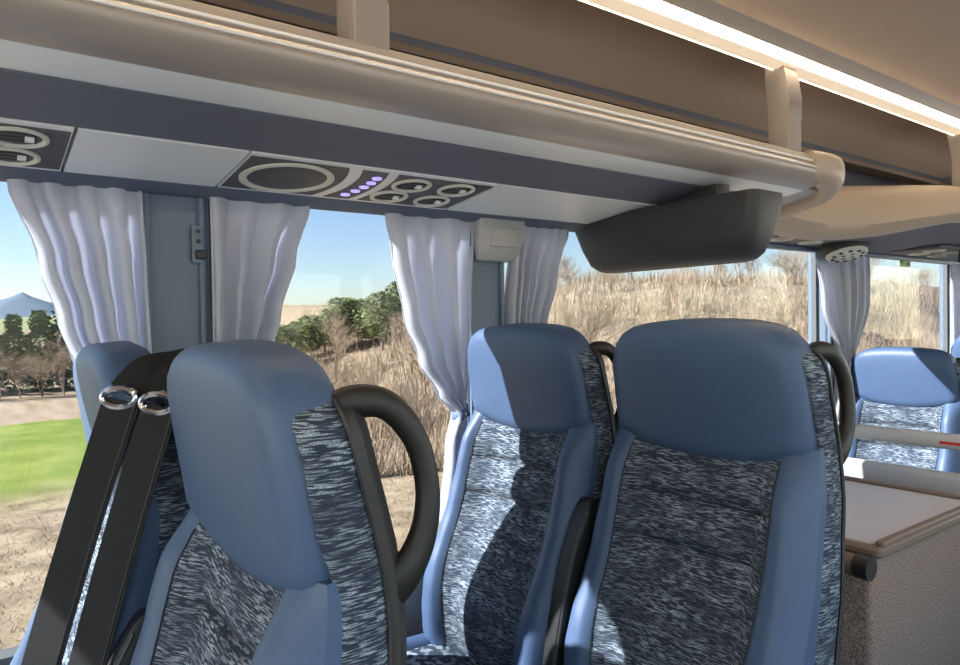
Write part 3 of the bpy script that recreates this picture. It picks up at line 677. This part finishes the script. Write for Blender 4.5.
# ------------------------------------------------------------------ outside
rnd = random.Random(7)
def ground_h(x, y):
    h = -1.75 - 1.05 * sm(6, 19, -x)
    hill = 6.6 * sm(6, 34, y - .12 * (-x)) * sm(8, 26, -x)
    far = 3.0 * sm(70, 220, -x)
    return h + hill + far + .25 * sin(x * .31 + y * .17) * sm(12, 30, -x) * sm(8, 20, y) 
def ground_material():
    m = mat('field_ground', (.3, .25, .1), .95, bump=.6, bscale=6, spec=.05)
    n = m.node_tree.nodes; l = m.node_tree.links; b = n['Principled BSDF']
    tc = n.new('ShaderNodeTexCoord'); sx = n.new('ShaderNodeSeparateXYZ'); l.new(tc.outputs['Object'], sx.inputs[0])
    def nz(sc, det=6, scale=(1, 1, 1)):
        mp = n.new('ShaderNodeMapping'); mp.inputs['Scale'].default_value = scale; l.new(tc.outputs['Object'], mp.inputs['Vector'])
        t = n.new('ShaderNodeTexNoise'); t.inputs['Scale'].default_value = sc; t.inputs['Detail'].default_value = det; l.new(mp.outputs[0], t.inputs['Vector']); return t.outputs[0]
    def mixc(f, a, b_):
        x = n.new('ShaderNodeMix'); x.data_type = 'RGBA'; l.new(f, x.inputs[0])
        for k, v in ((6, a), (7, b_)):
            if isinstance(v, tuple): x.inputs[k].default_value = (*v, 1)
            else: l.new(v, x.inputs[k])
        return x.outputs[2]
    def rng(src, a, b_):
        r = n.new('ShaderNodeMapRange'); r.inputs[1].default_value = a; r.inputs[2].default_value = b_; l.new(src, r.inputs[0]); return r.outputs[0]
    def madd(a, b_, f):
        r = n.new('ShaderNodeMath'); r.operation = 'MULTIPLY_ADD'; l.new(b_, r.inputs[0]); r.inputs[1].default_value = f; l.new(a, r.inputs[2]); return r.outputs[0]
    xx = madd(sx.outputs[0], nz(.5), 3.0); yy = madd(sx.outputs[1], nz(.4), 4.0)
    dry = mixc(rng(nz(1.6), .35, .65), (.17, .125, .08), (.34, .265, .175)); green = mixc(rng(nz(.9), .3, .7), (.125, .17, .032), (.22, .25, .06)); soil = mixc(rng(nz(.8, 6, (.4, 2, 1)), .3, .7), (.24, .18, .12), (.35, .27, .19))
    c = mixc(rng(xx, -17.0, -20.0), dry, green); c = mixc(rng(xx, -33.2, -33.8), c, soil); c = mixc(rng(xx, -44, -46), c, dry)
    c = mixc(rng(yy, 9, 12), c, dry); l.new(c, b.inputs['Base Color']); return m
mb = MB(); xs = [-1.9 - .35 * k for k in range(8)] + [-5 - 1.2 * k for k in range(45)] + [-60 - 12 * k for k in range(30)]; ys = [-120 + 8 * k for k in range(14)] + [-8 + 1.5 * k for k in range(56)] + [80 + 12 * k for k in range(14)]
mb.loft([[(x, y, ground_h(x, y)) for y in ys] for x in xs], False, False)
struct(mb.obj('ground', ground_material(), None, True, None, 89), 'grass field and dry hillside outside the windows', 'ground')
mb = MB().box((-1.9, -60, -1.85), (60, 90, -1.72)); struct(mb.obj('road', M['asphalt'], None, False), 'asphalt road beneath the coach', 'road')
# distant mountain
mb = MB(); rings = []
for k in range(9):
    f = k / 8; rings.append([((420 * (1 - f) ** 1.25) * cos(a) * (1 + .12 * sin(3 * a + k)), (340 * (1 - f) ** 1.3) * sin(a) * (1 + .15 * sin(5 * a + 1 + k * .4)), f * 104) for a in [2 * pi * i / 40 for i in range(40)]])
mo = mb.loft(rings).obj('mountain', M['mountain'], None, True, (-2100, 100, -10)); struct(mo, 'distant mountain coloured haze-blue beyond the field', 'mountain')
mb = MB(); rings = []
for k in range(7):
    f = k / 6; rings.append([((300 * (1 - f) ** 1.1) * cos(a), (420 * (1 - f) ** 1.2) * sin(a) * (1 + .1 * sin(4 * a + k)), f * 38) for a in [2 * pi * i / 36 for i in range(36)]])
struct(mb.loft(rings).obj('foothill', M['leaf'], None, True, (-900, 200, -8)), 'low green foothill in front of the mountain', 'hill')

def branch_mesh(seed, height, spread, dens):
    r = random.Random(seed); tr, tw = MB(), MB()
    def seg(mb, a, b, ra, rb, n=3):
        mb.tube([a, b], [ra, rb], n, False)
    def grow(p, d, L, ra, lev):
        e = p + d * L; seg(tr if lev < 2 else tw, p, e, ra, ra * .6, 4 if lev < 1 else 3)
        if lev >= 4: return
        for k in range(dens[lev]):
            f = r.uniform(.35, 1); q = p.lerp(e, f); ax = Vector((r.uniform(-1, 1), r.uniform(-1, 1), r.uniform(-.15, .9))).normalized()
            grow(q, (d * .55 + ax * spread).normalized(), L * r.uniform(.5, .8), ra * .5, lev + 1)
    for k in range(r.choice((1, 2, 3))):
        d = Vector((r.uniform(-.25, .25), r.uniform(-.25, .25), 1)).normalized(); grow(Vector((0, 0, -.2)), d, height * .45, height * .011, 0)
    return tr, tw
protos = []
for k in range(5):
    t = thing('bare_tree', 'bare brown leafless tree on the dry hillside outside', 'tree', (0, 0, -50), 'bare trees on the hillside')
    tr, tw = branch_mesh(20 + k, 4.2, .75, (4, 5, 4, 4)); tr.obj('trunk', M['bark'], t, False); tw.obj('twigs', M['twig'], t, False); protos.append(t)
def green_proto(kind, seed):
    r = random.Random(seed); t = thing('pine_tree' if kind == 0 else 'leafy_tree', 'dark green pine in the line of trees beyond the field' if kind == 0 else 'light green bushy tree on the hill crest', 'tree', (0, 0, -50), 'pines beyond the field' if kind == 0 else 'green trees on the hill crest')
    MB().tube([(0, 0, -.3), (.05, .03, 2), (.02, 0, 4.4)], [.09, .07, .02], 6).obj('trunk', M['bark'], t)
    mb = MB()
    for k in range(2400):
        if kind == 0:
            z = 4.9 * r.random() ** .8; R = (1.9 * (1 - (z / 5.1) ** 1.5) + .15) * (0.8 + .28 * sin(z * 4.1 + seed))
        else:
            z = 1 + 3.6 * r.random(); R = 1.6 * math.sqrt(max(.02, 1 - ((z - 2.9) / 2) ** 2))
        a = r.uniform(0, 2 * pi); q = R * math.sqrt(r.uniform(.1, 1)); p = Vector((q * cos(a), q * sin(a), z)); s_ = r.uniform(.10, .28)
        e1 = Vector((r.uniform(-1, 1), r.uniform(-1, 1), r.uniform(-.4, .6))) * s_; e2 = Vector((r.uniform(-1, 1), r.uniform(-1, 1), r.uniform(-.6, .6))) * s_
        mb.add([p - e1, p + e2, p + e1], [(0, 1, 2)])
    mb.obj('foliage', M['needle' if kind == 0 else 'leaf'], t, False); return t
gp = [green_proto(0, 1), green_proto(0, 2)]; lp_ = [green_proto(1, 3), green_proto(1, 4)]
def plant(lst, i, x, y, s, used=set()):
    p = lst[i % len(lst)]
    if id(p) in used: o = copy_tree(p)
    else: used.add(id(p)); o = p
    o.location = (x, y, ground_h(x, y) - .05); o.rotation_euler.z = rnd.uniform(0, 6.28); o.scale = (s, s, s * rnd.uniform(.9, 1.1)); return o
n = 0; spots = []
def free(x, y, d):
    if any((x - a) ** 2 + (y - b) ** 2 < d * d for a, b in spots): return False
    spots.append((x, y)); return True
for k in range(330):                                   # hillside scrub
    ph = radians(rnd.uniform(16, 74)); dd = rnd.uniform(20, 60); x, y = -dd * cos(ph), dd * sin(ph)
    if x > -7.5: x = -7.5 - rnd.uniform(0, 3)
    if free(x, y, 2.7): plant(protos, n, x, y, rnd.uniform(.55, 1.0)); n += 1
for k in range(13):                                    # hedge and pines beyond the ploughed strip
    x, y = -47.5 - rnd.uniform(0, 1.5), -3.5 + k * 1.15 + rnd.uniform(-.3, .3); o = plant(protos, n, x, y, rnd.uniform(.75, 1.05)); n += 1
    o['label'] = 'bare brown tree in the hedge beyond the ploughed strip'; o['group'] = 'bare trees beyond the ploughed strip'
for k in range(11): plant(gp, k, -52.5 - rnd.uniform(0, 3), -4 + k * 1.45 + rnd.uniform(-.3, .3), rnd.uniform(.95, 1.3))
for k in range(15):
    ph = radians(18.5 + k * .95 + rnd.uniform(-.2, .2)); dd = rnd.uniform(47, 54); plant(lp_, k, -dd * cos(ph), dd * sin(ph), rnd.uniform(.6, .9))
# low hillside scrub, too many stems to count
mb = MB()
for k in range(60000):
    ph = radians(rnd.uniform(13, 78)); dd = 17 + 45 * rnd.random() ** 1.4; x, y = -dd * cos(ph), dd * sin(ph)
    if x > -6: continue
    h_ = rnd.uniform(.25, 1.6) * (.6 + .4 * sin(x * .8) * sin(y * .7)); a = rnd.uniform(0, pi); z = ground_h(x, y) - .03; lx, ly = rnd.uniform(-.4, .4), rnd.uniform(-.4, .4)
    mb.add([(x - .02 * cos(a), y - .02 * sin(a), z), (x + .02 * cos(a), y + .02 * sin(a), z), (x + lx, y + ly, z + h_)], [(0, 1, 2)])
tag(mb.obj('hillside_scrub', M['twig'], None, False), 'low dry brown scrub covering the hillside', 'scrub', None, 'stuff')
# dry verge grass, too many to count
mb = MB()
for k in range(40000):
    x = -rnd.uniform(5, 19); y = rnd.uniform(-6, 12); h_ = rnd.uniform(.03, .09); a = rnd.uniform(0, pi); z = ground_h(x, y) - .02; lx, ly = rnd.uniform(-.12, .12), rnd.uniform(-.12, .12)
    mb.add([(x - .009 * cos(a), y - .009 * sin(a), z), (x + .009 * cos(a), y + .009 * sin(a), z), (x + lx, y + ly, z + h_)], [(0, 1, 2)])
tag(mb.obj('verge_grass', M['dry'], None, False), 'dry straw-coloured grass on the roadside verge', 'grass', None, 'stuff')
